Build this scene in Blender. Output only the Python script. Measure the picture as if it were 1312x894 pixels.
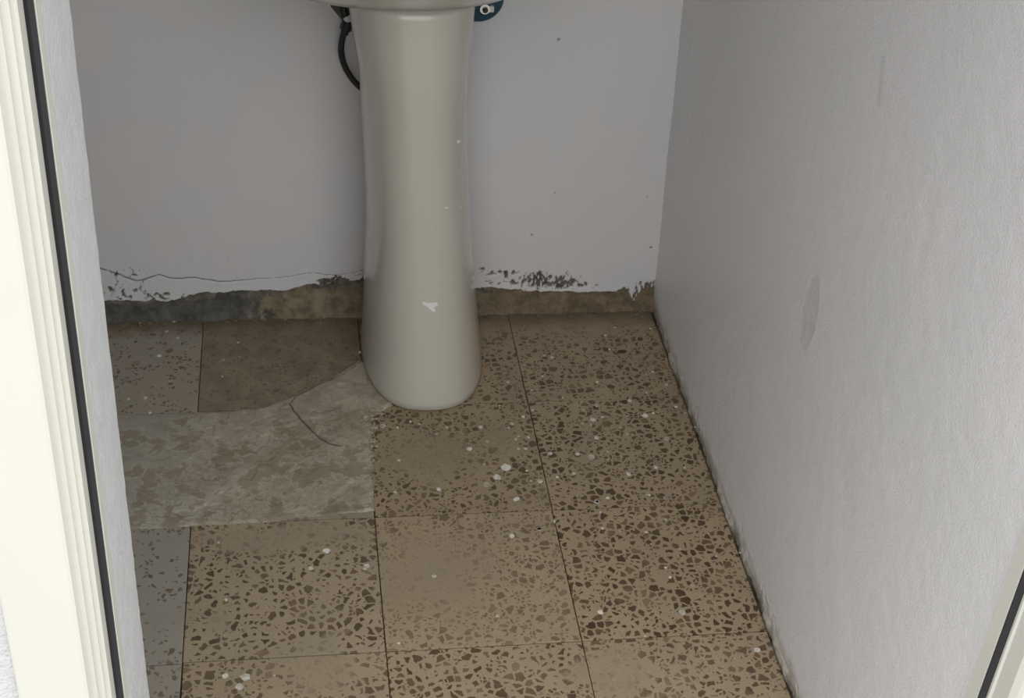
import bpy, bmesh, math, random
import numpy as np
from mathutils import Vector, Matrix

for o in list(bpy.data.objects):
    bpy.data.objects.remove(o)
random.seed(4)
SC = bpy.context.scene
COL = SC.collection

# ---------------------------------------------------------------- camera, sky, exposure
T = 0.28                                   # edge of a floor tile in metres
W, H = 1312, 894
FPX = 1915.0
YAW, PITCH, ROLL = math.radians(10.0707), math.radians(35.4885), math.radians(4.4283)
CAM = np.array([0.16689, -2.29813, 1.57445])
_fw = np.array([math.sin(YAW)*math.cos(PITCH), math.cos(YAW)*math.cos(PITCH), -math.sin(PITCH)])
_r0 = np.array([math.cos(YAW), -math.sin(YAW), 0.0])
_u0 = np.cross(_r0, _fw)
_r = math.cos(ROLL)*_r0 + math.sin(ROLL)*_u0
_u = -math.sin(ROLL)*_r0 + math.cos(ROLL)*_u0
cd = bpy.data.cameras.new('camera')
cam = bpy.data.objects.new('camera', cd)
COL.objects.link(cam)
cd.sensor_fit = 'HORIZONTAL'
cd.sensor_width = 36.0
cd.lens = 36.0*FPX/W
cd.clip_start = 0.05
M = Matrix(((_r[0], _u[0], -_fw[0], CAM[0]), (_r[1], _u[1], -_fw[1], CAM[1]),
            (_r[2], _u[2], -_fw[2], CAM[2]), (0, 0, 0, 1)))
cam.matrix_world = M
SC.camera = cam

world = bpy.data.worlds.new('overcast_sky')
SC.world = world
world.use_nodes = True
bg = world.node_tree.nodes['Background']
# overcast sky: three times brighter at the zenith than at the horizon
wn, wlk = world.node_tree.nodes, world.node_tree.links
wtc = wn.new('ShaderNodeTexCoord')
wsp = wn.new('ShaderNodeSeparateXYZ')
wmr = wn.new('ShaderNodeMapRange')
wmr.inputs['From Min'].default_value, wmr.inputs['From Max'].default_value = 0.0, 1.0
wmr.inputs['To Min'].default_value, wmr.inputs['To Max'].default_value = 0.60, 1.80
wlk.new(wtc.outputs['Generated'], wsp.inputs[0])
wlk.new(wsp.outputs['Z'], wmr.inputs['Value'])
wlk.new(wmr.outputs[0], bg.inputs['Strength'])
bg.inputs['Color'].default_value = (0.965, 0.98, 1.0, 1)
vs = SC.view_settings
vs.view_transform = 'Standard'
vs.look = 'None'
vs.gamma = 1.0
vs.use_curve_mapping = False
vs.exposure = 1.1


def ray(px, py):
    return _fw + (px-W/2)/FPX*_r - (py-H/2)/FPX*_u


def on_floor(px, py, z=0.0):
    d = ray(px, py)
    return CAM + (z-CAM[2])/d[2]*d


def on_back(px, py, y=0.0):
    d = ray(px, py)
    return CAM + (y-CAM[1])/d[1]*d


def on_right(px, py, x=0.84):
    d = ray(px, py)
    return CAM + (x-CAM[0])/d[0]*d


# ---------------------------------------------------------------- helpers
def link(name, me, mat=None, parent=None):
    o = bpy.data.objects.new(name, me)
    COL.objects.link(o)
    if mat is not None and me is not None:
        me.materials.append(mat)
    if parent is not None:
        o.parent = parent
    return o


def tag(o, label=None, cat=None, group=None, kind=None):
    if label: o['label'] = label
    if cat: o['category'] = cat
    if group: o['group'] = group
    if kind: o['kind'] = kind
    return o


def empty(name, loc):
    o = bpy.data.objects.new(name, None)
    o.empty_display_size = 0.05
    o.location = loc
    COL.objects.link(o)
    return o


def mesh_from(name, verts, faces, smooth=False):
    me = bpy.data.meshes.new(name)
    me.from_pydata([tuple(map(float, v)) for v in verts], [], faces)
    me.update()
    if smooth:
        me.polygons.foreach_set('use_smooth', [True]*len(me.polygons))
    return me


def box_mesh(name, a, b, bevel=0.0):
    bm = bmesh.new()
    bmesh.ops.create_cube(bm, size=1)
    for v in bm.verts:
        v.co = Vector([(a[i]+b[i])/2 + v.co[i]*(b[i]-a[i]) for i in range(3)])
    if bevel:
        bmesh.ops.bevel(bm, geom=bm.edges[:], offset=bevel, segments=2, affect='EDGES', profile=0.6)
    me = bpy.data.meshes.new(name)
    bm.to_mesh(me)
    bm.free()
    return me


def extrude_profile(name, pts, z0, z1):
    n = len(pts)
    v = [(x, y, z0) for x, y in pts] + [(x, y, z1) for x, y in pts]
    f = [(i, (i+1) % n, n+(i+1) % n, n+i) for i in range(n)]
    f += [tuple(range(n-1, -1, -1)), tuple(range(n, 2*n))]
    me = mesh_from(name, v, f)
    bm = bmesh.new()
    bm.from_mesh(me)
    bmesh.ops.recalc_face_normals(bm, faces=bm.faces[:])
    bm.to_mesh(me)
    bm.free()
    return me


def tube_mesh(name, pts, r, seg=14, wave=0.0, closed_ends=True):
    pts = [np.array(p, float) for p in pts]
    dense = []
    n = len(pts)
    for i in range(n-1):                    # Catmull-Rom
        p0, p1, p2, p3 = pts[max(i-1, 0)], pts[i], pts[i+1], pts[min(i+2, n-1)]
        for k in range(16):
            t = k/16
            dense.append(0.5*((2*p1)+(-p0+p2)*t+(2*p0-5*p1+4*p2-p3)*t*t+(-p0+3*p1-3*p2+p3)*t**3))
    dense.append(pts[-1])
    verts, faces = [], []
    up = np.array([0.2, 1, 0.1])
    for i, p in enumerate(dense):
        d = dense[min(i+1, len(dense)-1)] - dense[max(i-1, 0)]
        d /= np.linalg.norm(d)
        a = np.cross(d, up); a /= np.linalg.norm(a)
        b = np.cross(d, a)
        rr = r*(1 + wave*(1 if i % 2 else -1))
        for k in range(seg):
            an = 2*math.pi*k/seg
            verts.append(p + rr*(math.cos(an)*a+math.sin(an)*b))
    for i in range(len(dense)-1):
        for k in range(seg):
            k2 = (k+1) % seg
            faces.append((i*seg+k, i*seg+k2, (i+1)*seg+k2, (i+1)*seg+k))
    if closed_ends:
        faces.append(tuple(range(seg-1, -1, -1)))
        faces.append(tuple((len(dense)-1)*seg+k for k in range(seg)))
    me = mesh_from(name, verts, faces, True)
    return me


def lathe_mesh(name, prof, seg=40, axis='Z', loc=(0, 0, 0)):
    """prof: list of (radius, height) along the axis; 'Y' runs the height towards -Y."""
    verts, faces = [], []
    for r, h in prof:
        for k in range(seg):
            a = 2*math.pi*k/seg
            if axis == 'Z':
                verts.append((loc[0]+r*math.cos(a), loc[1]+r*math.sin(a), loc[2]+h))
            else:
                verts.append((loc[0]+r*math.cos(a), loc[1]-h, loc[2]+r*math.sin(a)))
    for i in range(len(prof)-1):
        for k in range(seg):
            k2 = (k+1) % seg
            faces.append((i*seg+k, i*seg+k2, (i+1)*seg+k2, (i+1)*seg+k))
    faces.append(tuple(range(seg-1, -1, -1)))
    faces.append(tuple((len(prof)-1)*seg+k for k in range(seg)))
    return mesh_from(name, verts, faces)


def _hash(ix, iy, seed):
    n = (ix.astype(np.int64)*374761393 + iy.astype(np.int64)*668265263 + seed*974634777) & 0xffffffff
    n = ((n ^ (n >> 13))*1274126177) & 0xffffffff
    return ((n ^ (n >> 16)) & 0xffff)/65535.0


def vnoise(x, y, s):
    x0, y0 = np.floor(x), np.floor(y)
    fx, fy = x-x0, y-y0
    fx = fx*fx*(3-2*fx)
    fy = fy*fy*(3-2*fy)
    a, b = _hash(x0, y0, s), _hash(x0+1, y0, s)
    c, d = _hash(x0, y0+1, s), _hash(x0+1, y0+1, s)
    return (a*(1-fx)+b*fx)*(1-fy) + (c*(1-fx)+d*fx)*fy


def fbm(x, y, s, oct=4):
    t, a, n = 0, 0.5, 0
    for k in range(oct):
        t = t + a*vnoise(x*2**k, y*2**k, s+k*17)
        n += a
        a *= 0.5
    return t/n


def sstep(a, b, x):
    t = np.clip((x-a)/(b-a), 0, 1)
    return t*t*(3-2*t)


def poly_dist(x, y, pts):
    d = np.full(np.shape(x), 9.0)
    for (ax, ay), (bx, by) in zip(pts[:-1], pts[1:]):
        dx, dy = bx-ax, by-ay
        t = np.clip(((x-ax)*dx+(y-ay)*dy)/(dx*dx+dy*dy), 0, 1)
        d = np.minimum(d, np.hypot(x-ax-t*dx, y-ay-t*dy))
    return d


def inside(x, y, pts):
    r = np.zeros(np.shape(x), bool)
    n = len(pts)
    for i in range(n):
        (ax, ay), (bx, by) = pts[i], pts[(i+1) % n]
        if ay == by: continue
        c = ((ay > y) != (by > y)) & (x < (bx-ax)*(y-ay)/(by-ay)+ax)
        r ^= c
    return r


def grid_mesh(name, P, keep=None, attrs=None, flip=False):
    """P: (n, m, 3) grid of points."""
    n, m = P.shape[:2]
    idx = np.arange(n*m).reshape(n, m)
    q = np.stack([idx[:-1, :-1], idx[:-1, 1:], idx[1:, 1:], idx[1:, :-1]], -1).reshape(-1, 4)
    if flip: q = q[:, ::-1]
    V = P.reshape(-1, 3)
    if keep is not None:
        k = keep.reshape(-1)
        q = q[k[q].any(1)]
        used = np.zeros(len(V), bool); used[q] = True
        re = np.cumsum(used)-1
        q = re[q]
        V = V[used]
    me = bpy.data.meshes.new(name)
    me.vertices.add(len(V))
    me.vertices.foreach_set('co', np.ascontiguousarray(V, dtype=np.float32).ravel())
    me.loops.add(q.size)
    me.loops.foreach_set('vertex_index', q.astype(np.int32).ravel())
    me.polygons.add(len(q))
    me.polygons.foreach_set('loop_start', np.arange(0, q.size, 4, dtype=np.int32))
    me.polygons.foreach_set('use_smooth', np.ones(len(q), bool))
    me.update(calc_edges=True)
    me.validate()
    for nm, A in (attrs or {}).items():
        a = me.attributes.new(nm, 'FLOAT', 'POINT')
        A = A.reshape(-1)
        if keep is not None: A = A[used]
        a.data.foreach_set('value', np.ascontiguousarray(A, dtype=np.float32))
    return me


# ---------------------------------------------------------------- material helpers
class NT:
    def __init__(s, name):
        s.m = bpy.data.materials.new(name)
        s.m.use_nodes = True
        s.t = s.m.node_tree
        s.b = s.t.nodes['Principled BSDF']

    def n(s, typ, **kw):
        nd = s.t.nodes.new(typ)
        for k, v in kw.items():
            if k.startswith('i_'):
                nd.inputs[k[2:].replace('_', ' ')].default_value = v
            else:
                setattr(nd, k, v)
        return nd

    def l(s, a, b):
        s.t.links.new(a, b)

    def val(s, sock, v):
        if hasattr(v, 'is_output') or isinstance(v, bpy.types.NodeSocket):
            s.l(v, sock)
        else:
            sock.default_value = v

    def math(s, op, a, b=0.0, c=0.0, clamp=False):
        nd = s.n('ShaderNodeMath', operation=op, use_clamp=clamp)
        s.val(nd.inputs[0], a); s.val(nd.inputs[1], b); s.val(nd.inputs[2], c)
        return nd.outputs[0]

    def vmath(s, op, a, b):
        nd = s.n('ShaderNodeVectorMath', operation=op)
        s.val(nd.inputs[0], a); s.val(nd.inputs[1], b)
        return nd.outputs[1] if op in ('LENGTH', 'DISTANCE', 'DOT_PRODUCT') else nd.outputs[0]

    def ss(s, x, a, b, lo=0.0, hi=1.0):
        nd = s.n('ShaderNodeMapRange', interpolation_type='SMOOTHSTEP')
        s.val(nd.inputs['Value'], x)
        s.val(nd.inputs['From Min'], a); s.val(nd.inputs['From Max'], b)
        s.val(nd.inputs['To Min'], lo); s.val(nd.inputs['To Max'], hi)
        return nd.outputs[0]

    def mix(s, f, a, b):
        nd = s.n('ShaderNodeMix', data_type='RGBA')
        s.val(nd.inputs[0], f)
        for k, v in ((6, a), (7, b)):
            s.val(nd.inputs[k], v if not isinstance(v, tuple) else (*v, 1))
        return nd.outputs[2]

    def fmix(s, f, a, b):
        nd = s.n('ShaderNodeMix', data_type='FLOAT')
        s.val(nd.inputs[0], f); s.val(nd.inputs[2], a); s.val(nd.inputs[3], b)
        return nd.outputs[0]

    def noise(s, vec, scale, detail=3, rough=0.55, dist=0.0):
        nd = s.n('ShaderNodeTexNoise', i_Scale=scale, i_Detail=detail, i_Roughness=rough, i_Distortion=dist)
        s.l(vec, nd.inputs['Vector'])
        return nd

    def pos(s):
        return s.n('ShaderNodeNewGeometry').outputs['Position']

    def attr(s, name, kind='GEOMETRY'):
        return s.n('ShaderNodeAttribute', attribute_name=name, attribute_type=kind)

    def bump(s, h, strength, dist):
        nd = s.n('ShaderNodeBump', i_Strength=strength, i_Distance=dist)
        s.l(h, nd.inputs['Height'])
        s.l(nd.outputs[0], s.b.inputs['Normal'])

    def out(s, col=None, rough=None, **kw):
        if col is not None: s.val(s.b.inputs['Base Color'], (*col, 1) if isinstance(col, tuple) else col)
        if rough is not None: s.val(s.b.inputs['Roughness'], rough)
        for k, v in kw.items():
            s.val(s.b.inputs[k.replace('_', ' ')], v)
        return s.m


def mat_paint(name, col, col2, stipple=1.0, scale=260, rough=0.45, cem1=(0.075, 0.068, 0.058), cem2=(0.20, 0.175, 0.135)):
    """Painted plaster; 'bare' shows the cement underneath, 'grime' dirt in cracks and on scuffs."""
    t = NT(name)
    p = t.pos()
    big = t.noise(p, 3.0, 3).outputs[0]
    c = t.mix(t.ss(big, 0.35, 0.65), col, col2)
    bare = t.attr('bare').outputs['Fac']
    grime = t.attr('grime').outputs['Fac']
    cn = t.noise(p, 55, 5, 0.65).outputs[0]
    cem = t.mix(t.ss(cn, 0.3, 0.7), cem1, cem2)
    c = t.mix(bare, c, cem)
    c = t.mix(grime, c, (0.035, 0.032, 0.026))
    f1 = t.noise(p, scale, 3, 0.6).outputs[0]
    f2 = t.noise(p, 38, 4, 0.5).outputs[0]
    h = t.math('ADD', t.math('MULTIPLY', f1, 1.0), t.math('MULTIPLY', f2, 1.2))
    t.bump(h, 0.5*stipple, 0.0016)
    return t.out(c, t.fmix(bare, rough, 0.9))


def mat_terrazzo():
    t = NT('terrazzo_tile')
    oc = t.n('ShaderNodeTexCoord').outputs['Object']
    rnd = t.n('ShaderNodeObjectInfo').outputs['Random']
    P = t.pos()
    off = t.n('ShaderNodeCombineXYZ')
    t.l(t.math('MULTIPLY', rnd, 37.0), off.inputs[0])
    t.l(t.math('MULTIPLY', rnd, 91.0), off.inputs[1])
    v = t.vmath('ADD', oc, off.outputs[0])
    # make the chips' outlines irregular
    wob = t.noise(v, 85, 3).outputs['Color']
    wv = t.vmath('MULTIPLY', t.vmath('SUBTRACT', wob, (0.5, 0.5, 0.5)), (0.0115, 0.0115, 0.0))
    v2 = t.vmath('ADD', v, wv)
    dens = t.attr('chips', 'OBJECT').outputs['Fac']
    cont = t.attr('contrast', 'OBJECT').outputs['Fac']
    grey = t.attr('greyness', 'OBJECT').outputs['Fac']
    dark = t.attr('soiling', 'OBJECT').outputs['Fac']
    layers = []
    small = t.attr('small_chips', 'OBJECT').outputs['Fac']
    for sc, dn in ((74.0, dens), (135.0, small)):
        ve = t.n('ShaderNodeTexVoronoi', voronoi_dimensions='2D', feature='DISTANCE_TO_EDGE', i_Scale=sc, i_Randomness=1.0)
        vc = t.n('ShaderNodeTexVoronoi', voronoi_dimensions='2D', feature='F1', i_Scale=sc, i_Randomness=1.0)
        t.l(v2, ve.inputs['Vector']); t.l(v2, vc.inputs['Vector'])
        sep = t.n('ShaderNodeSeparateColor')
        t.l(vc.outputs['Color'], sep.inputs[0])
        th = t.math('MULTIPLY_ADD', sep.outputs[1], 0.24, 0.07)
        edge = t.ss(t.math('SUBTRACT', ve.outputs['Distance'], th), 0.0, 0.035)
        keep = t.math('GREATER_THAN', dn, sep.outputs[0])
        layers.append((t.math('MULTIPLY', edge, keep), sep.outputs[2], keep, ve.outputs['Distance']))
    (m1, r1, k1, d1), (m2, r2, k2, d2) = layers
    m2 = t.math('MULTIPLY', m2, t.math('SUBTRACT', 1.0, k1))
    chip = t.math('MAXIMUM', m1, m2)
    ramp = t.n('ShaderNodeValToRGB')
    t.l(t.fmix(m1, r2, r1), ramp.inputs[0])
    e = ramp.color_ramp.elements
    e[0].position = 0.0; e[0].color = (0.06, 0.033, 0.014, 1)
    e[1].position = 1.0; e[1].color = (0.19, 0.125, 0.063, 1)
    k = e.new(0.45); k.color = (0.08, 0.047, 0.02, 1)
    k = e.new(0.75); k.color = (0.115, 0.07, 0.032, 1)
    # cement matrix
    g = t.noise(v, 420, 3, 0.7).outputs[0]
    b = t.noise(P, 9, 4, 0.6).outputs[0]
    base = t.mix(t.ss(g, 0.3, 0.7), (0.295, 0.22, 0.128), (0.41, 0.315, 0.192))
    base = t.mix(t.ss(b, 0.3, 0.7, 0, 0.5), base, (0.27, 0.205, 0.13))
    base = t.mix(grey, base, (0.295, 0.277, 0.235))
    chipc = t.mix(t.math('MULTIPLY', grey, 0.65), ramp.outputs[0], (0.09, 0.08, 0.068))
    # old cement film and ingrained dirt that hides the chips
    n1 = t.noise(P, 22, 5, 0.6, 0.4).outputs[0]
    film = None
    blobs = [((350, 690), 0.17, 0.036), ((552, 585), 0.085, 0.075), ((790, 862), 0.075, 0.05),
             ((560, 735), 0.10, 0.09), ((640, 405), 0.6, 0.085), ((410, 850), 0.06, 0.06), ((215, 790), 0.035, 0.03),
             ((280, 800), 0.018, 0.03), ((640, 560), 0.04, 0.05)]
    for (px, py), rx, ry in blobs:
        c = on_floor(px, py)
        d = t.vmath('LENGTH', t.vmath('MULTIPLY', t.vmath('SUBTRACT', P, tuple(c)), (1/rx, 1/ry, 0)), (0, 0, 0))
        mk = t.ss(t.math('MULTIPLY_ADD', n1, 2.6, t.math('SUBTRACT', d, 1.3)), 1.2, 0.4)
        film = mk if film is None else t.math('MAXIMUM', film, mk)
    film = t.math('MULTIPLY', film, t.ss(t.noise(P, 70, 4, 0.6).outputs[0], 0.35, 0.6, 0.5, 0.92))
    wear = t.ss(t.noise(P, 14, 4, 0.6).outputs[0], 0.45, 0.68, 0.0, 0.3)
    vis = t.math('MULTIPLY', t.math('MULTIPLY', chip, cont), t.math('SUBTRACT', 1.0, t.math('MAXIMUM', film, wear)))
    c = t.mix(vis, base, chipc)
    c = t.mix(t.math('MULTIPLY', film, 0.45), c, t.mix(grey, (0.285, 0.222, 0.148), (0.26, 0.247, 0.21)))
    # dirt trodden in along the back wall
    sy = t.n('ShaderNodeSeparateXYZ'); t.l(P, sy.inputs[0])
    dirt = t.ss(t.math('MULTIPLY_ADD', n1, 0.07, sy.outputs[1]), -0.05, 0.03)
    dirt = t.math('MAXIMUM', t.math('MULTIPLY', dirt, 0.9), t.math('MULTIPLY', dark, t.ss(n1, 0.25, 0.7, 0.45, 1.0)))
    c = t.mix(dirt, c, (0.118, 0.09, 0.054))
    t.bump(t.math('ADD', t.math('MULTIPLY', g, 0.4), t.math('MULTIPLY', chip, -0.25)), 0.25, 0.0008)
    return t.out(c, t.ss(n1, 0.3, 0.7, 0.42, 0.62))


def mat_cement_patch():
    t = NT('cement_smear')
    P = t.pos()
    tone = t.attr('tone').outputs['Fac']
    grime = t.attr('grime').outputs['Fac']
    n = t.noise(P, 60, 5, 0.65, 0.6).outputs[0]
    fine = t.noise(P, 600, 3, 0.6).outputs[0]
    c = t.mix(tone, (0.20, 0.165, 0.108), (0.42, 0.375, 0.285))
    c = t.mix(t.ss(n, 0.42, 0.62, 0, 0.7), c, (0.36, 0.32, 0.24))
    sx = t.n('ShaderNodeSeparateXYZ'); t.l(P, sx.inputs[0])
    c = t.mix(t.ss(sx.outputs[0], 0.10, -0.12, 0, 0.5), c, (0.34, 0.33, 0.29))
    d_ = t.noise(P, 19, 9, 0.68, 0.25).outputs[0]
    sy_ = t.n('ShaderNodeSeparateXYZ'); t.l(P, sy_.inputs[0])
    d_ = t.math('SUBTRACT', d_, t.ss(sy_.outputs[1], -0.36, -0.26, 0.0, 0.12))
    rim = t.math('MULTIPLY', t.ss(d_, 0.47, 0.505), t.ss(d_, 0.53, 0.51))
    c = t.mix(t.math('MULTIPLY', rim, 0.5), c, (0.46, 0.42, 0.335))
    c = t.mix(t.ss(d_, 0.505, 0.55, 0, 0.45), c, (0.19, 0.152, 0.092))
    c = t.mix(grime, c, (0.045, 0.038, 0.026))
    t.bump(t.math('ADD', t.math('MULTIPLY', n, 1.5), fine), 0.35, 0.001)
    return t.out(c, 0.75)


def mat_cement_skirt():
    t = NT('skirting_cement')
    P = t.pos()
    n = t.noise(P, 40, 5, 0.65).outputs[0]
    f = t.noise(P, 260, 3, 0.6).outputs[0]
    sx = t.n('ShaderNodeSeparateXYZ'); t.l(P, sx.inputs[0])
    x = t.math('MULTIPLY_ADD', n, 0.14, t.math('SUBTRACT', sx.outputs[0], 0.05))
    grey = t.mix(t.ss(n, 0.35, 0.65), (0.06, 0.057, 0.047), (0.12, 0.112, 0.092))
    tan = t.mix(t.ss(n, 0.3, 0.7), (0.12, 0.095, 0.056), (0.26, 0.215, 0.14))
    br = t.mix(t.ss(n, 0.3, 0.7), (0.105, 0.076, 0.045), (0.205, 0.156, 0.098))
    c = t.mix(t.ss(x, 0.115, 0.135), grey, tan)
    c = t.mix(t.ss(x, 0.40, 0.46), c, br)
    t.bump(t.math('ADD', n, t.math('MULTIPLY', f, 0.5)), 0.8, 0.004)
    return t.out(c, 0.85)


def mat_simple(name, col, rough, col2=None, scale=20, metal=0.0, bump=0.0, bscale=200, bdist=0.001, **kw):
    t = NT(name)
    p = t.pos()
    n = t.noise(p, scale, 4).outputs[0]
    c = t.mix(t.ss(n, 0.35, 0.65), col, col2 or tuple(0.92*v for v in col))
    if bump:
        t.bump(t.noise(p, bscale, 4, 0.6).outputs[0], bump, bdist)
    return t.out(c, rough, Metallic=metal, **kw)


MAT = dict(
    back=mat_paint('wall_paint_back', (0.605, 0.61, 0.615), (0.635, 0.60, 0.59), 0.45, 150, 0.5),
    right=mat_paint('wall_paint_right', (0.71, 0.705, 0.705), (0.73, 0.715, 0.715), 1.5, 330, 0.38, (0.25, 0.205, 0.14), (0.42, 0.37, 0.285)),
    plain=mat_simple('wall_paint_plain', (0.56, 0.555, 0.555), 0.5, (0.59, 0.58, 0.575), 3, bump=0.6, bscale=240, bdist=0.0015),
    reveal=mat_simple('reveal_plaster', (0.56, 0.565, 0.57), 0.6, (0.60, 0.605, 0.61), 40, bump=1.0, bscale=190, bdist=0.003),
    ceiling=mat_simple('ceiling_paint', (0.66, 0.66, 0.65), 0.7, (0.7, 0.7, 0.69), 3),
    tile=mat_terrazzo(),
    bed=mat_simple('tile_bed_mortar', (0.045, 0.035, 0.023), 0.9, (0.15, 0.115, 0.072), 14),
    patch=mat_cement_patch(),
    skirt=mat_cement_skirt(),
    ceramic=mat_simple('cream_ceramic', (0.505, 0.478, 0.415), 0.3, (0.49, 0.463, 0.40), 4, **{'Coat_Weight': 1.0, 'Coat_Roughness': 0.14}),
    frame=mat_simple('cream_frame_paint', (0.60, 0.59, 0.53), 0.4, (0.585, 0.575, 0.515), 6),
    gasket=mat_simple('black_rubber', (0.012, 0.012, 0.015), 0.5),
    hose=mat_simple('braided_black_hose', (0.016, 0.017, 0.018), 0.28, (0.05, 0.05, 0.05), 420, 0.5, bump=0.6, bscale=900, bdist=0.0006),
    steel=mat_simple('chromed_steel', (0.62, 0.63, 0.62), 0.2, metal=1.0),
    blue=mat_simple('teal_blue_plastic', (0.005, 0.045, 0.085), 0.35, (0.006, 0.055, 0.09), 60),
    blackp=mat_simple('black_plastic', (0.015, 0.016, 0.016), 0.4),
    whitep=mat_simple('white_plastic', (0.75, 0.75, 0.74), 0.4),
    spot=mat_simple('dried_white_paint', (0.36, 0.32, 0.25), 0.7, (0.72, 0.69, 0.62), 45),
    crumb=mat_simple('plaster_crumb', (0.42, 0.40, 0.35), 0.9, (0.32, 0.30, 0.25), 150),
    grit=mat_simple('mortar_grit', (0.13, 0.10, 0.065), 0.9, (0.30, 0.26, 0.19), 60),
    brown=mat_simple('brown_debris', (0.075, 0.045, 0.025), 0.8, (0.05, 0.03, 0.018), 200),
    ground=mat_simple('outside_paving', (0.32, 0.30, 0.27), 0.8, (0.38, 0.36, 0.32), 5),
)

# ---------------------------------------------------------------- dimensions of the room
XL, XR = -0.563, 0.84           # side walls
YF_IN, YF = -1.21, -1.36       # inside of the front wall, door stop
ZC = 2.40                      # ceiling
ZH = 2.05                      # door head
XJ = 0.0066                    # left reveal


def wall_lean(y, z):           # the old right wall leans into the room towards the back corner
    return -0.034*z*(1-sstep(0.0, 1.15, -y))


# ---------------------------------------------------------------- floor and its tiles
floor = link('floor', box_mesh('floor', (XL-0.02, -1.42, -0.08), (XR+0.02, 0.02, -0.007)), MAT['bed'])
tag(floor, 'worn brown terrazzo tile floor with paint spots', kind='structure')

TP = {  # (col,row): chips, small_chips, contrast, greyness, soiling
    (-1, 0): (0.03, 0.30, 0.85, 0.70, 0.12), (-1, 1): (0.0, 0.15, 0.6, 0.9, 0.05), (-1, 2): (0.04, 0.26, 0.85, 0.85, 0.0), (-1, 3): (0.08, 0.3, 0.7, 0.8, 0.0),
    (0, 0): (0.10, 0.35, 0.7, 0.25, 0.70), (0, 1): (0.2, 0.3, 0.5, 0.5, 0.3), (0, 2): (0.60, 0.45, 0.95, 0.20, 0.0), (0, 3): (0.56, 0.5, 0.8, 0.15, 0.0),
    (1, 0): (0.45, 0.6, 0.9, 0.05, 0.2), (1, 1): (0.50, 0.6, 0.95, 0.05, 0.22), (1, 2): (0.46, 0.6, 0.66, 0.10, 0.0), (1, 3): (0.66, 0.55, 0.95, 0.08, 0.0),
    (2, 0): (0.45, 0.6, 0.95, 0.05, 0.12), (2, 1): (0.55, 0.65, 1.0, 0.06, 0.03), (2, 2): (0.66, 0.6, 1.0, 0.05, 0.0), (2, 3): (0.58, 0.55, 0.9, 0.10, 0.0),
}
tile_me = box_mesh('floor_tile', (-T/2+0.0007, -T/2+0.0011, -0.012), (T/2-0.0007, T/2-0.0011, 0.0), 0.0009)
edge_me = box_mesh('floor_tile', (-T/2+0.0007, -T/2+0.0011, -0.012), (T/2-0.0062, T/2-0.0011, 0.0), 0.0009)
for me_ in (tile_me, edge_me):
    me_.materials.append(MAT['tile'])
rt = random.Random(11)
for row in range(5):
    for colm in (-2, -1, 0, 1, 2):
        o = link('floor_tile', edge_me if colm == 2 else tile_me, None, floor)
        o.location = ((colm+0.5)*T + rt.uniform(-.0004, .0004), -(row+0.5)*T + rt.uniform(-.0003, .0003), rt.uniform(-0.0004, 0.0))
        o.rotation_euler = (rt.uniform(-.002, .002), rt.uniform(-.002, .002), rt.uniform(-.0015, .0015))
        a = TP.get((colm, row), (0.5, 0.5, 0.8, 0.4, 0.0))
        if colm == -1:
            o.location.y -= 0.002
        o['chips'], o['small_chips'], o['contrast'], o['greyness'], o['soiling'] = [float(q) for q in a]

# trowelled cement smeared over the tiles left of the pedestal
out_px = [(140, 536), (200, 533), (252, 528), (300, 526), (345, 519), (385, 504), (425, 484), (458, 462),
          (500, 470), (505, 515), (488, 528), (474, 538), (477, 600), (480, 653), (420, 661), (330, 668), (243, 674), (200, 676), (140, 680)]
out = [tuple(on_floor(*p)[:2]) for p in out_px]
xs = np.arange(-0.20, 0.34, 0.0016)
ys = np.arange(-0.60, -0.12, 0.0016)
X, Y = np.meshgrid(xs, ys, indexing='ij')
wx = X + 0.010*(fbm(X*30, Y*30, 5)-0.5)
wy = Y + 0.010*(fbm(X*30, Y*30, 9)-0.5)
ins = inside(wx, wy, out)
dist = poly_dist(wx, wy, out+[out[0]])
sd = np.where(ins, dist, -dist)
# layered trowel strokes run up to the right
a_ = math.radians(28)
U_ = X*math.cos(a_)+Y*math.sin(a_)
V_ = -X*math.sin(a_)+Y*math.cos(a_)
lay = fbm(U_*12+1.6*fbm(U_*30, V_*30, 31), V_*24+1.6*fbm(U_*26, V_*26, 33), 40, 5)
terr = np.floor(lay*7)/7 + 0.12*sstep(0.75, 1.0, (lay*7) % 1)
bumpy = fbm(X*120, Y*120, 60, 3)
h = 0.0006 + 0.0045*np.clip(terr-0.25, 0, 1) + 0.0007*bumpy
h = h*sstep(0.0, 0.006, sd)
thin = sstep(0.02, -0.12, X)                          # thins out to the left
h = h*(1-0.55*thin)
cr1 = [tuple(on_floor(*p)[:2]) for p in [(462, 464), (440, 480), (415, 489), (398, 498), (380, 508), (371, 518), (383, 535), (398, 551), (410, 562), (422, 569), (436, 572)]]
wx2 = X + 0.003*(fbm(X*70, Y*70, 15)-0.5); wy2 = Y + 0.003*(fbm(X*70, Y*70, 19)-0.5)
dc = poly_dist(wx2, wy2, cr1)
cw = np.where(Y < -0.27, 0.0021, 0.0012)
crack = sstep(1.0, 0.3, dc/cw)
h = np.where(crack > 0, h*(1-crack)+crack*0.0002, h)
hole = (fbm(X*45, Y*45, 77, 3) > 0.66) & (X < 0.25)
h = np.where(hole, h*0.35, h)
tone = np.clip(0.25+sstep(0.25, 0.7, terr)*0.55 + 0.7*(fbm(X*55, Y*55, 62, 4)-0.5) + 0.35*(bumpy-0.5) + 0.5*(fbm(X*12, Y*12, 3)-0.5), 0, 1)
grime = np.clip(crack*0.95 + 0.0*h, 0, 1)
Z = np.where(sd > 0, h, -0.0012)
me = grid_mesh('cement_patch', np.stack([X, Y, Z], -1), keep=(sd > 0), attrs=dict(tone=tone, grime=grime))
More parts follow.
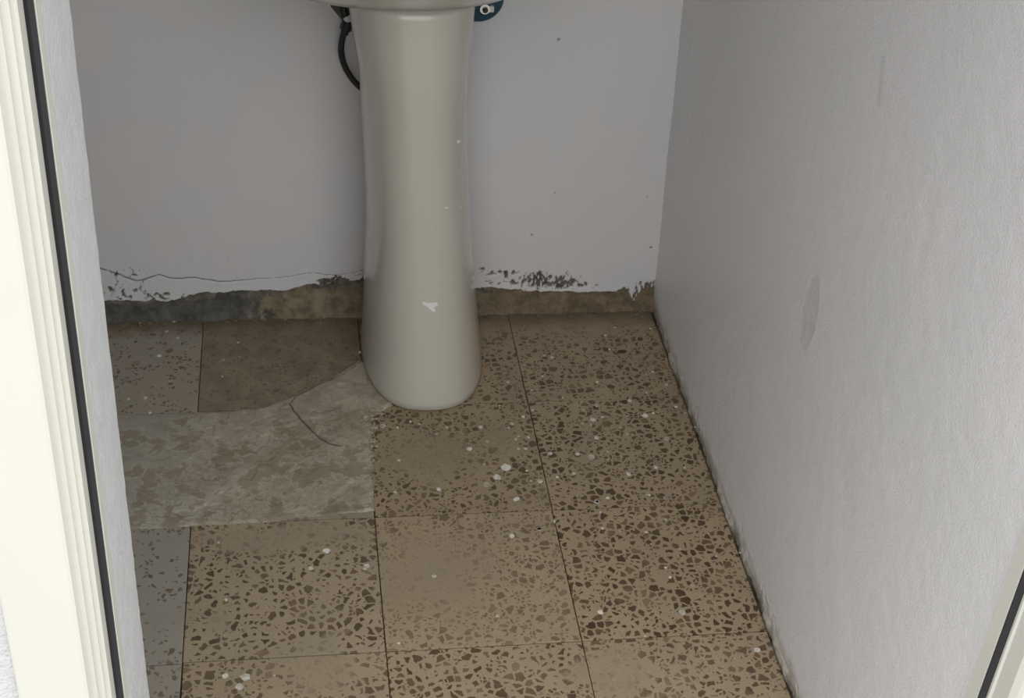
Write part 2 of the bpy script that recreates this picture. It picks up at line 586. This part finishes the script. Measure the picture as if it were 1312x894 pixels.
patch = link('cement_patch', me, MAT['patch'], floor)
patch['label'] = 'grey cracked cement smeared over tiles'

# crumbly mortar ridge along the joint in front of the pedestal
v, f = [], []
rr_ = random.Random(8)


def lump(v, f, c, rx, ry, rz, rnd, seg=7):
    """A small irregular pebble-like lump resting at c."""
    n0 = len(v)
    rings = [(0.75, 0.0), (1.0, 0.35), (0.7, 0.8)]
    for rf, zf in rings:
        for k in range(seg):
            an = 2*math.pi*k/seg
            q = rf*rnd.uniform(0.75, 1.15)
            v.append((c[0]+rx*q*math.cos(an), c[1]+ry*q*math.sin(an), c[2]+rz*zf*rnd.uniform(0.85, 1.1)))
    v.append((c[0], c[1], c[2]+rz))
    for i in range(2):
        for k in range(seg):
            k2 = (k+1) % seg
            f.append((n0+i*seg+k, n0+i*seg+k2, n0+(i+1)*seg+k2, n0+(i+1)*seg+k))
    for k in range(seg):
        f.append((n0+2*seg+k, n0+2*seg+(k+1) % seg, n0+3*seg))
    f.append(tuple(n0+k for k in range(seg-1, -1, -1)))


for k in range(46):
    px = 474+rr_.gauss(0, 6); py = rr_.uniform(524, 590)
    c = on_floor(px, py, 0.0008)
    lump(v, f, c, rr_.uniform(.0015, .005), rr_.uniform(.002, .006), rr_.uniform(.001, .0022), rr_)
me = mesh_from('mortar_ridge', v, f, True)
o = link('mortar_ridge', me, MAT['patch'], floor)
tag(o, kind='stuff')
at_ = me.attributes.new('tone', 'FLOAT', 'POINT')
at_.data.foreach_set('value', [0.8]*len(me.vertices))

# dried drops of wall paint on the tiles
spots = []
for x, y, s in [(630, 565, 4), (520, 578, 4.5), (517, 537, 4), (672, 540, 3), (645, 620, 3), (655, 655, 3.5), (680, 655, 3.5), (478, 655, 5),
                (610, 722, 8), (578, 757, 7), (540, 785, 6), (730, 770, 5), (1053, 482, 4), (1107, 537, 6), (935, 500, 4), (882, 487, 3),
                (935, 615, 4.5), (768, 672, 4), (865, 675, 5), (915, 685, 6), (1048, 745, 4.5), (1145, 722, 4), (935, 845, 5), (1115, 817, 4),
                (1180, 830, 4), (853, 745, 3), (1020, 580, 3), (370, 800, 4), (360, 603, 3), (222, 580, 2.5), (300, 567, 2.5), (775, 328, 4),
                (965, 250, 2.5), (1000, 222, 3), (170, 575, 5), (650, 835, 5), (690, 615, 3), (920, 550, 6), (700, 770, 3), (1185, 620, 5)]:
    spots.append((430+x/2.793, 340+y/2.793, s*0.9))
for x, y, s in [(535, 140, 6), (645, 182, 4), (490, 188, 4), (1045, 100, 5), (1120, 80, 5), (830, 210, 4), (310, 488, 7), (295, 515, 6), (255, 485, 5),
                (1005, 320, 3), (640, 190, 3)]:
    spots.append((170+x/2.151, 640+y/2.151, s*0.95))
for x, y, s in [(62, 115, 5), (212, 45, 3.5), (390, 35, 3), (345, 27, 3), (425, 168, 3.2), (457, 262, 3.5), (430, 330, 5), (623, 427, 5),
                (400, 240, 2.5), (388, 215, 2.5), (405, 115, 2.5), (220, 330, 4), (95, 95, 5)]:
    spots.append((660+x/2.012, 620+y/2.012, s))
for x, y, s in [(455, 268, 4), (360, 315, 6), (322, 360, 4), (290, 468, 5), (340, 580, 4), (228, 655, 4.5), (250, 720, 3), (372, 390, 4),
                (955, 290, 3), (1020, 300, 2.5), (640, 410, 2.5), (155, 660, 4), (570, 560, 2.5)]:
    spots.append((120+x/3.453, 320+y/3.453, s*0.8))
for k in range(55):
    spots.append((rr_.uniform(500, 900), rr_.uniform(420, 700), rr_.uniform(1.2, 3.0)))
for k in range(25):
    spots.append((rr_.uniform(160, 960), rr_.uniform(410, 880), rr_.uniform(1.0, 2.2)))
spots = [q for q in spots if not (455 < q[0] < 628 and q[1] < 536)]
v, f = [], []
for px, py, s in spots:
    c = on_floor(px, py, 0.0)
    r = s*0.00105
    n0 = len(v); seg = 11
    wob = [rr_.uniform(0.8, 1.15) for _ in range(seg)]
    el = rr_.uniform(0.9, 1.25)
    for q, zz in ((1.0, -0.0014), (0.98, 0.0001), (0.7, 0.0002)):
        for k in range(seg):
            an = 2*math.pi*k/seg
            v.append((c[0]+r*q*wob[k]*math.cos(an), c[1]+r*q*el*wob[k]*math.sin(an), zz))
    for i in range(2):
        for k in range(seg):
            k2 = (k+1) % seg
            f.append((n0+i*seg+k, n0+i*seg+k2, n0+(i+1)*seg+k2, n0+(i+1)*seg+k))
    f.append(tuple(n0+2*seg+k for k in range(seg)))
o = link('paint_spots', mesh_from('paint_spots', v, f), MAT['spot'], floor)
tag(o, kind='stuff')

# ---------------------------------------------------------------- back wall: plaster broken away along the foot
def bk(p):
    q = on_back(*p)
    return (q[0], q[2])


xs = np.arange(XL-0.02, XR+0.03, 0.0016)
zs = np.concatenate([np.arange(-0.01, 0.15, 0.0014), np.linspace(0.152, 0.64, 230), np.linspace(0.66, 0.72, 4), np.linspace(0.75, ZC+0.02, 12)])
X, Z = np.meshgrid(xs, zs, indexing='ij')
bx, bz = zip(*[bk(p) for p in [(60, 388), (140, 386), (190, 386), (225, 384), (240, 380), (262, 375), (300, 374), (330, 373), (365, 371), (385, 368),
                               (400, 364), (430, 364), (450, 361), (470, 360), (560, 366), (612, 368), (640, 369), (680, 372), (720, 374),
                               (790, 373), (800, 368), (812, 384), (822, 370), (840, 368)]])
edge = np.interp(X, bx, bz)
edge = edge + 0.012*(fbm(X*45, X*0+3.3, 21, 4)-0.5) + 0.004*(fbm(X*200, Z*60, 23, 2)-0.5)
pl = sstep(-0.0012, 0.0012, Z-edge)                    # 1 = plaster still on
n_mid = fbm(X*70, Z*70, 41, 4)
n_fin = fbm(X*260, Z*140, 43, 3)
miss = np.zeros_like(X)


def flake(c, rx, rz, thr, tall=False):
    global miss
    x0, z0 = bk(c)
    d = np.hypot((X-x0)/rx, (Z-z0)/rz)
    nn = fbm(X*(330 if tall else 150), Z*(110 if tall else 150), 47, 3)
    miss = np.maximum(miss, sstep(0.0, 0.08, nn-thr-0.35*np.clip(d-0.4, 0, 9)))


flake((432, 361), 0.030, 0.010, 0.28)
flake((469, 358), 0.010, 0.016, 0.3)
flake((648, 350), 0.030, 0.006, 0.40)
flake((655, 362), 0.045, 0.010, 0.50)
flake((697, 359), 0.050, 0.020, 0.42, True)
flake((715, 364), 0.040, 0.010, 0.40)
flake((745, 366), 0.045, 0.005, 0.45)
flake((822, 374), 0.030, 0.016, 0.38, True)
flake((830, 368), 0.018, 0.014, 0.32, True)
flake((160, 352), 0.05, 0.02, 0.62)
flake((155, 372), 0.05, 0.03, 0.60)
flake((205, 380), 0.04, 0.008, 0.45)
flake((618, 345), 0.004, 0.003, 0.2)
ckp = [bk(p) for p in [(120, 342), (135, 346), (148, 350), (160, 355), (175, 360), (188, 357), (205, 352), (215, 356), (228, 357), (250, 356), (280, 361),
                       (302, 360), (330, 357), (360, 356), (400, 350), (430, 353), (470, 346)]]
Xw = X+0.004*(fbm(X*60, Z*60, 51)-0.5); Zw = Z+0.004*(fbm(X*60, Z*60, 53)-0.5)
dck = poly_dist(Xw, Zw, ckp)
cwid = np.interp(X, [bk((135, 346))[0], bk((200, 350))[0], bk((300, 360))[0], bk((345, 356))[0], bk((460, 350))[0]], [0.0022, 0.0019, 0.0014, 0.0008, 0.0007])
ckr = sstep(1.0, 0.35, dck/cwid)*np.where(fbm(X*90, Z*90, 57, 2) > 0.25, 1, 0.3)
ckr2 = np.zeros_like(X)
for c_ in ([(166, 356), (172, 348), (165, 342)], [(178, 360), (180, 372), (186, 378)], [(142, 380), (150, 362), (147, 352)]):
    ckr2 = np.maximum(ckr2, 0.7*sstep(1.0, 0.4, poly_dist(Xw, Zw, [bk(p) for p in c_])/0.0009))
crk = np.maximum(ckr, ckr2)
# dark specks: old screw holes and fly specks
for c, r in [((716, 51), .0028), ((681, 301), .0024), ((711, 247), .0018), ((834, 317), .0030), ((829, 252), .0016), ((617, 344), .0022), ((826, 45), .0014)]:
    x0, z0 = bk(c)
    crk = np.maximum(crk, sstep(1.0, 0.5, np.hypot(X-x0, Z-z0)/r))
gone = np.clip(np.maximum(1-pl, miss), 0, 1)
# blistering paint low on the right
blis = np.zeros_like(X)
for c, rx, rz in [((760, 325), .035, .045), ((815, 335), .03, .035), ((250, 330), .08, .03)]:
    x0, z0 = bk(c)
    blis = np.maximum(blis, sstep(1.3, 0.3, np.hypot((X-x0)/rx, (Z-z0)/rz)))
rel = -0.0020*(fbm(X*7, Z*7, 61, 3)-0.5) - 0.0016*blis*(fbm(X*95, Z*95, 63, 3)-0.4)
lip = 0.0009*sstep(0.014, 0.0, Z-edge)
Yw = rel - lip + gone*(0.0045+0.002*n_mid) + 0.003*crk*(1-gone)
grime = np.clip(np.maximum(crk*0.85, 0.0), 0, 1)
grime = np.maximum(grime, 0.55*miss*sstep(0.4, 0.7, n_fin))
me = grid_mesh('wall_back', np.stack([X, Yw, Z], -1), attrs=dict(bare=gone, grime=grime))
wb = link('wall_back', me, MAT['back'])
tag(wb, 'grey painted back wall with plaster crumbling along its foot', kind='structure')
link('wall_core', box_mesh('wall_core', (XL-0.15, 0.022, -0.08), (XR+0.2, 0.17, ZC+0.1)), MAT['plain'], wb)

# cement cove left where the skirting used to be
us = np.linspace(0, 1, 34)
Xs, U = np.meshgrid(xs, us, indexing='ij')
top = np.interp(Xs, bx, bz) + 0.016
prof_y = np.interp(U, [0, 0.35, 0.55, 0.8, 0.93, 1.0], [0.006, 0.003, 0.000, -0.005, -0.009, -0.0125])
prof_z = np.interp(U, [0, 0.35, 0.55, 0.8, 0.93, 1.0], [1.0, 0.66, 0.45, 0.2, 0.06, -0.03])
Zs = top*prof_z
nn = fbm(Xs*60, U*3+Xs*9, 71, 4)-0.5
Ys = prof_y + 0.005*nn + 0.006*(fbm(Xs*90, U*9, 76, 3)-0.5)*sstep(0.0, 0.2, U) + 0.004*(fbm(Xs*14, U*2, 73, 2)-0.5)
Ys = Ys - sstep(0.6, 1.0, U)*0.010*(fbm(Xs*35, Xs*0+5.5, 75, 4)-0.45)
Ys = Ys + 0.004*sstep(0.5, 0.44, U)*sstep(0.35, 0.55, fbm(Xs*18, U*0, 78, 3))
me = grid_mesh('baseboard_back', np.stack([Xs, Ys, Zs], -1), flip=True)
bb = link('baseboard_back', me, MAT['skirt'])
tag(bb, 'rough bare cement strip at the foot of the back wall', kind='structure')

# ---------------------------------------------------------------- right wall
ys = np.concatenate([np.arange(0.012, -1.345, -0.0030)])
zs = np.concatenate([np.arange(-0.01, 0.05, 0.0016), np.arange(0.05, 1.25, 0.004), np.linspace(1.28, ZC+0.02, 12)])
Y, Z = np.meshgrid(ys, zs, indexing='ij')
bead_h = 0.010 + 0.012*(fbm(Y*25, Y*0+1.7, 81, 4)-0.45) + 0.010*sstep(-0.25, 0.0, Y)
bead = sstep(1.0, 0.15, Z/np.maximum(bead_h, 0.004))
bead_out = -0.001 + 0.0060*sstep(0.3, 0.75, fbm(Y*22, Y*0+8.1, 83, 4))
rel = 0.0022*(fbm(Y*6, Z*6, 85, 3)-0.5) + 0.0008*(fbm(Y*45, Z*45, 87, 3)-0.5)
dx = rel - bead*bead_out - 0.003*bead*(fbm(Y*140, Z*140, 89, 2)-0.5)
bare = 0.9*sstep(0.0, 0.5, bead)*sstep(0.1, 0.5, fbm(Y*60, Z*60, 91, 3))
bare = np.maximum(bare, 0.7*sstep(0.034, 0.004, Z+0.03*(fbm(Y*40, Z*40, 97, 4)-0.5)))
chipd = sstep(0.60, 0.66, fbm(Y*110, Z*110, 93, 3))*sstep(0.06, 0.01, Z)
dx = dx + 0.0016*chipd
bare = np.maximum(bare, 0.30*chipd)
# patch where a flake of paint came away
c = on_right(1042, 402); 
q = np.hypot((Y-c[1])/0.026, (Z-c[2])/0.060) + 0.25*(fbm(Y*60, Z*60, 95)-0.5)
pt = sstep(1.0, 0.9, q)
dx = dx + 0.00045*pt - 0.00015*sstep(0.25, 0.0, np.abs(q-1.08))
bare = np.maximum(bare, 0.22*pt)
# hairline ridge near the corner and a scuff
st = [(on_right(*p)[1], on_right(*p)[2]) for p in [(908, 0), (905, 30), (899, 80), (896, 130), (890, 180), (885, 240)]]
rd = sstep(1.0, 0.2, poly_dist(Y, Z, st)/0.0045)
dx = dx - 0.0012*rd
sc = [(on_right(*p)[1], on_right(*p)[2]) for p in [(1138, 75), (1135, 105), (1132, 130)]]
scuff = 0.12*sstep(1.0, 0.1, poly_dist(Y, Z, sc)/0.011)
Xw = XR + wall_lean(Y, Z) + dx
me = grid_mesh('wall_right', np.stack([Xw, Y, Z], -1), attrs=dict(bare=bare, grime=scuff), flip=False)
wr = link('wall_right', me, MAT['right'])
tag(wr, 'stippled off-white plaster wall beside the pedestal', kind='structure')
link('wall_core', box_mesh('wall_core', (XR+0.012, -1.342, -0.08), (XR+0.2, 0.02, ZC+0.1)), MAT['plain'], wr)

# ---------------------------------------------------------------- the rest of the room shell
wl = link('wall_left', box_mesh('wall_left', (XL-0.15, -1.39, -0.08), (XL, 0.02, ZC+0.1)), MAT['plain'])
tag(wl, 'painted plaster side wall of the small washroom', kind='structure')
ce = link('ceiling', box_mesh('ceiling', (XL-0.15, -1.39, ZC), (XR+0.2, 0.17, ZC+0.12)), MAT['ceiling'])
tag(ce, 'white painted ceiling', kind='structure')


def reveal_end():
    ys_ = np.arange(YF_IN, -1.345, -0.0025)
    zs_ = np.arange(-0.02, ZH+0.05, 0.006)
    Yg, Zg = np.meshgrid(ys_, zs_, indexing='ij')
    Xg = XJ - 0.0004 + 0.0010*(fbm(Yg*60, Zg*60, 101, 3)-0.5) - 0.003*sstep(-1.215, -1.210, Yg)
    return np.stack([Xg, Yg, Zg], -1)


wf = link('wall_front', box_mesh('wall_front', (XL-1.3, -1.372, -0.08), (-0.040, YF_IN, ZC+0.1)), MAT['plain'])
tag(wf, 'white plastered wall around the doorway', kind='structure')
link('door_reveal', box_mesh('door_reveal', (-0.045, -1.342, -0.02), (XJ-0.003, YF_IN-0.0005, ZH+0.05)), MAT['reveal'], wf)
rv = link('reveal_plaster', grid_mesh('reveal_plaster', reveal_end()), MAT['reveal'], wf)
link('outer_render', box_mesh('outer_render', (XL-1.3, -1.392, -0.08), (-0.0745, -1.372, ZC+0.1), 0.002), MAT['reveal'], wf)
link('wall_panel', box_mesh('wall_panel', (0.915, -1.392, -0.08), (2.4, -1.342, ZC+0.1)), MAT['reveal'], wf)
link('lintel', box_mesh('lintel', (-0.0745, -1.392, ZH+0.06), (0.915, YF_IN, ZC+0.1)), MAT['plain'], wf)
gr = link('ground', box_mesh('ground', (-6, -9, -0.12), (6, -1.42, -0.02)), MAT['ground'])
tag(gr, 'pale concrete paving outside the doorway', kind='structure')

# ---------------------------------------------------------------- door frame with rebate and rubber seal
df = empty('door_1', (0.42, -1.38, 0.0))
tag(df, 'cream door frame with black rubber seal around the opening', kind='structure')


def at_parent(o, parent):
    o.parent = parent
    o.matrix_parent_inverse = Matrix.Translation(-parent.location)
    return o


def jamb(xs_lip, sgn, xs_sh):
    """plan outline of one jamb; sgn=-1: left jamb, +1: right jamb."""
    s = sgn
    L, S = xs_lip, xs_sh
    o_ = S + s*0.073
    if s > 0:
        return [(S+0.034, -1.342), (L, -1.342), (L, -1.360), (S, -1.360), (S, -1.366), (S+0.002, -1.368), (S+0.002, -1.392), (S+0.006, -1.399), (S+0.009, -1.402),
                (o_-0.002, -1.402), (o_, -1.400), (o_, -1.372), (S+0.034, -1.372)]
    return [(S+s*0.034, -1.342), (L, -1.342), (L, -1.360), (S, -1.360), (S, -1.3825), (S+s*0.0015, -1.384), (S+s*0.004, -1.384), (S+s*0.004, -1.388),
            (S+s*0.0095, -1.388), (S+s*0.0095, -1.393), (S+s*0.0125, -1.393), (S+s*0.0155, -1.401), (S+s*0.018, -1.402), (o_-s*0.002, -1.402),
            (o_, -1.400), (o_, -1.372), (S+s*0.034, -1.372)]


for L, s, S in ((XJ, -1, -0.0008), (0.833, 1, 0.8415)):
    o = link('jamb', extrude_profile('jamb', jamb(L, s, S), 0.0, ZH), MAT['frame'])
    at_parent(o, df)
    g0, g1 = sorted((S+s*0.0004, L+s*0.0010))
    g = link('door_seal', extrude_profile('door_seal', [(g0, -1.3602), (g1, -1.3602), (g1, -1.3625), ((g0+g1)/2, -1.3640), (g0, -1.3625)], 0.0, ZH-0.002), MAT['gasket'])
    at_parent(g, df)
o = link('head', box_mesh('head', (-0.0738, -1.402, ZH), (0.9145, -1.342, ZH+0.06), 0.002), MAT['frame'])
at_parent(o, df)

# ---------------------------------------------------------------- pedestal
ZPT = 0.7015
PZ = [0.0, 0.02, 0.10, 0.185, 0.262, 0.337, 0.41, 0.48, 0.548, 0.614, 0.66, ZPT]
PC = [0.3885, 0.387, 0.3835, 0.379, 0.376, 0.372, 0.3665, 0.363, 0.360, 0.356, 0.354, 0.352]
PW = [0.1065, 0.1060, 0.0995, 0.0935, 0.0885, 0.0858, 0.0840, 0.0840, 0.0862, 0.092, 0.0965, 0.0995]
PD = [0.190, 0.189, 0.178, 0.168, 0.160, 0.154, 0.150, 0.148, 0.148, 0.149, 0.150, 0.151]   # depth in front of the widest line
PB = -0.112


def smooth_interp(z, xp, fp):
    z = float(z)
    n = len(xp)
    i = max(0, min(n-2, int(np.searchsorted(xp, z)-1)))
    m = []
    for k in (i, i+1):
        a, b = max(k-1, 0), min(k+1, n-1)
        m.append((fp[b]-fp[a])/(xp[b]-xp[a]))
    hh = xp[i+1]-xp[i]
    t = (z-xp[i])/hh
    return ((2*t**3-3*t**2+1)*fp[i] + (t**3-2*t**2+t)*hh*m[0] + (-2*t**3+3*t**2)*fp[i+1] + (t**3-t**2)*hh*m[1])


def ped_pt(z, th, grow=0.0, shrink=1.0):
    """th 0 = right edge, pi/2 = front, pi = left edge."""
    c = smooth_interp(z, PZ, PC)
    w = smooth_interp(z, PZ, PW)*shrink + grow
    d = smooth_interp(z, PZ, PD)*shrink + grow
    e = 2/2.5
    cs, sn = math.cos(th), math.sin(th)
    return (c + w*math.copysign(abs(cs)**e, cs), PB - d*abs(sn)**e, z)


zl = [0.0] + list(np.linspace(0.0045, ZPT, 64))
NT_ = 56
verts, faces = [], []
for i, z in enumerate(zl):
    shr = 0.965 if i == 0 else 1.0
    ring = [ped_pt(z, math.pi*k/NT_, 0, shr) for k in range(NT_+1)]
    c = smooth_interp(z, PZ, PC)
    w = smooth_interp(z, PZ, PW)*shr
    for y, q in ((-0.100, 0.995), (-0.085, 0.97), (-0.07, 0.93), (-0.062, 0.88), (-0.058, 0.82)):
        ring.append((c-w*q, y, z))
    for y, q in ((-0.058, 0.82), (-0.062, 0.88), (-0.07, 0.93), (-0.085, 0.97), (-0.100, 0.995)):
        ring.append((c+w*q, y, z))
    m_ = len(ring)
    verts += ring
for i in range(len(zl)-1):
    for k in range(m_):
        k2 = (k+1) % m_
        faces.append((i*m_+k, (i+1)*m_+k, (i+1)*m_+k2, i*m_+k2))
faces.append(tuple(range(m_)))
faces.append(tuple((len(zl)-1)*m_+k for k in range(m_-1, -1, -1)))
me = mesh_from('column', verts, faces, True)
ped = empty('basin_pedestal', (0.388, -0.16, 0.0))
tag(ped, 'cream glazed ceramic pedestal standing on the terrazzo floor', 'pedestal')
o = at_parent(link('column', me, MAT['ceramic']), ped)


def ped_hit(px, py):
    d = ray(px, py)
    # march along the ray until inside the column
    for t in np.linspace(1.5, 3.2, 3400):
        p = CAM + t*d
        if not 0.004 < p[2] < 0.69: continue
        c = smooth_interp(p[2], PZ, PC); w = smooth_interp(p[2], PZ, PW); dd = smooth_interp(p[2], PZ, PD)
        if p[1] < PB and (abs(p[0]-c)/w)**2.5 + ((PB-p[1])/dd)**2.5 < 1:
            return p
    return None


def ped_fleck(name, pxs, lab=None):
    """a flat fleck of dried paint that follows the glaze; pxs: outline."""
    pts = [ped_hit(*p) for p in pxs]
    if any(p is None for p in pts): return
    c = sum(pts)/len(pts)
    nrm = np.array([0, -1.0, 0.12]); nrm /= np.linalg.norm(nrm)
    n_ = len(pts)
    v = [p+nrm*0.0007 for p in pts] + [p-nrm*0.0015 for p in pts]
    f = [tuple(range(n_))] + [(i, n_+i, n_+(i+1) % n_, (i+1) % n_) for i in range(n_)]
    o = link(name, mesh_from(name, v, f), MAT['whitep'])
    at_parent(o, ped)


ped_fleck('paint_fleck', [(541, 386), (549, 388), (560, 387), (561, 391), (556, 393), (558, 399), (554, 399), (548, 393), (542, 390)])
ped_fleck('paint_fleck', [(585, 180), (589, 179), (590, 182), (586, 184)])
ped_fleck('paint_fleck', [(568, 266), (572, 265), (590, 264), (590, 266), (573, 267)])

# ---------------------------------------------------------------- wash basin resting on the pedestal
BX = 0.335


def bring(z, rx, yf, yb, n=2.3, seg=48):
    out_ = []
    ym = yb - 0.35*(yb-yf)
    for k in range(seg):
        th = 2*math.pi*k/seg
        cs, sn = math.cos(th), math.sin(th)
        e = 2/n
        x = BX + rx*math.copysign(abs(cs)**e, cs)
        if sn < 0:
            y = ym - (ym-yf)*abs(sn)**e
        else:
            y = ym + (yb-ym)*abs(sn)**(2/5.0)
        out_.append((x, y, z))
    return out_


rings = [bring(0.700, 0.10, -0.20, -0.05), bring(0.700, 0.16, -0.24, -0.012), bring(0.705, 0.20, -0.255, -0.006), bring(0.72, 0.222, -0.272, -0.005),
         bring(0.75, 0.236, -0.31, -0.004), bring(0.785, 0.25, -0.365, -0.004), bring(0.825, 0.268, -0.415, -0.004), bring(0.84, 0.277, -0.436, -0.004),
         bring(0.858, 0.28, -0.442, -0.004), bring(0.866, 0.276, -0.438, -0.006), bring(0.866, 0.258, -0.420, -0.012),
         bring(0.862, 0.240, -0.405, -0.12), bring(0.85, 0.232, -0.398, -0.125), bring(0.80, 0.20, -0.36, -0.145), bring(0.765, 0.15, -0.31, -0.17),
         bring(0.75, 0.09, -0.27, -0.19), bring(0.746, 0.03, -0.245, -0.215)]
verts, faces = [], []
for r_ in rings: verts += r_
m_ = len(rings[0])
for i in range(len(rings)-1):
    for k in range(m_):
        k2 = (k+1) % m_
        faces.append((i*m_+k, i*m_+k2, (i+1)*m_+k2, (i+1)*m_+k))
faces.append(tuple(range(m_-1, -1, -1)))
faces.append(tuple((len(rings)-1)*m_+k for k in range(m_)))
wbs = empty('wash_basin', (BX, -0.2, 0.695))
tag(wbs, 'cream ceramic wash basin seen from below above the pedestal', 'basin')
me = mesh_from('bowl', verts, faces, True)
at_parent(link('bowl', me, MAT['ceramic']), wbs)
at_parent(link('drain', lathe_mesh('drain', [(0.022, 0.0), (0.022, 0.003), (0.016, 0.0035), (0.014, 0.001)], 28, 'Z', (BX, -0.232, 0.7455)), MAT['steel']), wbs)

# ---------------------------------------------------------------- flexible hose to the tap
HY = -0.034


def hz(px, py, y=HY):
    return on_back(px, py, y)


hose = empty('supply_hose', tuple(hz(440, 30)))
tag(hose, 'black braided supply hose curving behind the pedestal', 'hose')
hp = [hz(444, 33), hz(439, 48), hz(437, 65), hz(441, 83), hz(450, 99), hz(462, 112), hz(482, 128, -0.03), hz(520, 136, -0.022), hz(560, 120, -0.012)]
at_parent(link('hose', tube_mesh('hose', hp, 0.0052, 14, 0.05), MAT['hose']), hose)
at_parent(link('hose_nut', tube_mesh('hose_nut', [hz(446, 27), hz(443.5, 35), hz(442.5, 38)], 0.0098, 6), MAT['blackp']), hose)
at_parent(link('ferrule', tube_mesh('ferrule', [hz(443, 37), hz(441, 43)], 0.0066, 16), MAT['hose']), hose)
at_parent(link('collar', tube_mesh('collar', [hz(443, 17), hz(445.5, 27)], 0.0062, 12), MAT['whitep']), hose)
a_top = hz(440, 16); 
stem_top = np.array([hz(438, 4)[0], HY, 0.7005])
at_parent(link('stem', tube_mesh('stem', [hz(443, 19), hz(440, 8), stem_top], 0.0085, 12), MAT['blackp']), hose)
# solid black wedge around the stem, reaching up to the basin's underside
b0, b1, b2 = hz(423, 6), hz(447, 8), hz(438, 24)
v = []
for dy in (-0.006, 0.006):
    for p in (b0, b1, b2):
        v.append((p[0], p[1]+dy, p[2]))
    v.append((b1[0], b1[1]+dy, 0.7002)); v.append((b0[0], b0[1]+dy, 0.7002))
f = [(0, 2, 1, 3, 4), (5, 9, 8, 6, 7)] + [(a, b, b+5, a+5) for a, b in ((0, 4), (4, 3), (3, 1), (1, 2), (2, 0))]
at_parent(link('black_wedge', mesh_from('black_wedge', v, f), MAT['blackp']), hose)

# ---------------------------------------------------------------- blue rosette with its shut-off valve on the back wall
c = on_back(614, -3, -0.004)
val = empty('shutoff_valve', tuple(c))
tag(val, 'dark blue round wall plate with small chrome valve beside the pedestal', 'valve')
R_ = 0.0405
at_parent(link('rosette', lathe_mesh('rosette', [(R_, -0.0036), (R_, 0.003), (R_-0.002, 0.005), (0.020, 0.007), (0.018, 0.008)], 48, 'Y', tuple(c)), MAT['blue']), val)
c2 = on_back(620, 10, -0.016)
at_parent(link('valve_body', lathe_mesh('valve_body', [(0.010, -0.008), (0.010, 0.006), (0.0085, 0.010), (0.0085, 0.016)], 24, 'Y', (c2[0], c2[1], c2[2]+0.004)), MAT['steel']), val)
at_parent(link('screw', lathe_mesh('screw', [(0.0045, 0.0), (0.0045, 0.003), (0.003, 0.004)], 16, 'Y', (c2[0], c2[1]-0.016, c2[2]+0.003)), MAT['hose']), val)
c3 = on_back(628, 11, -0.016)
at_parent(link('lever', box_mesh('lever', (c3[0]-0.008, c3[1]-0.005, c3[2]-0.005), (c3[0]+0.006, c3[1]+0.004, c3[2]+0.006), 0.002), MAT['whitep']), val)

# ---------------------------------------------------------------- debris on the floor
rd_ = random.Random(3)


def crumb(px, py, rx, ry, rz, mat, label, cat, group=None, zrot=0):
    c = on_floor(px, py, 0.0)
    v, f = [], []
    lump(v, f, (0, 0, 0), rx, ry, rz, rd_, 9)
    o = link('plaster_crumb' if cat == 'crumb' else 'debris_flake', mesh_from('crumb', v, f, True), mat)
    o.location = (c[0], c[1], -0.0002)
    o.rotation_euler[2] = zrot
    tag(o, label, cat, group)


crumb(265, 399, 0.0055, 0.0065, 0.006, MAT['crumb'], 'pale plaster crumb lying at the back wall on the tile joint', 'crumb')
crumb(251, 398, 0.0045, 0.004, 0.004, MAT['crumb'], 'smaller pale plaster crumb lying beside the one on the joint', 'crumb')
crumb(461, 452, 0.0035, 0.004, 0.004, MAT['crumb'], 'tiny plaster crumb touching the side of the pedestal', 'crumb')
crumb(797, 451, 0.0095, 0.005, 0.004, MAT['brown'], 'dark brown flake lying on the tile near the back right corner', 'debris', zrot=0.1)

v, f = [], []
for k in range(170):
    x = rd_.uniform(-0.3, 0.83); y = -0.012-abs(rd_.gauss(0, 0.010)); r = rd_.uniform(0.0008, 0.0026)
    if 0.26 < x < 0.50: continue
    lump(v, f, (x, y, -0.0008), r*rd_.uniform(1, 1.6), r, r*0.9, rd_, 5)
for k in range(120):
    y = rd_.uniform(-1.0, -0.02); x = XR-0.009-abs(rd_.gauss(0, 0.004)); r = rd_.uniform(0.0007, 0.0022)
    lump(v, f, (x, y, -0.0008), r, r*rd_.uniform(1, 1.6), r*0.8, rd_, 5)
o = link('mortar_grit', mesh_from('mortar_grit', v, f, True), MAT['grit'], floor)
tag(o, kind='stuff')
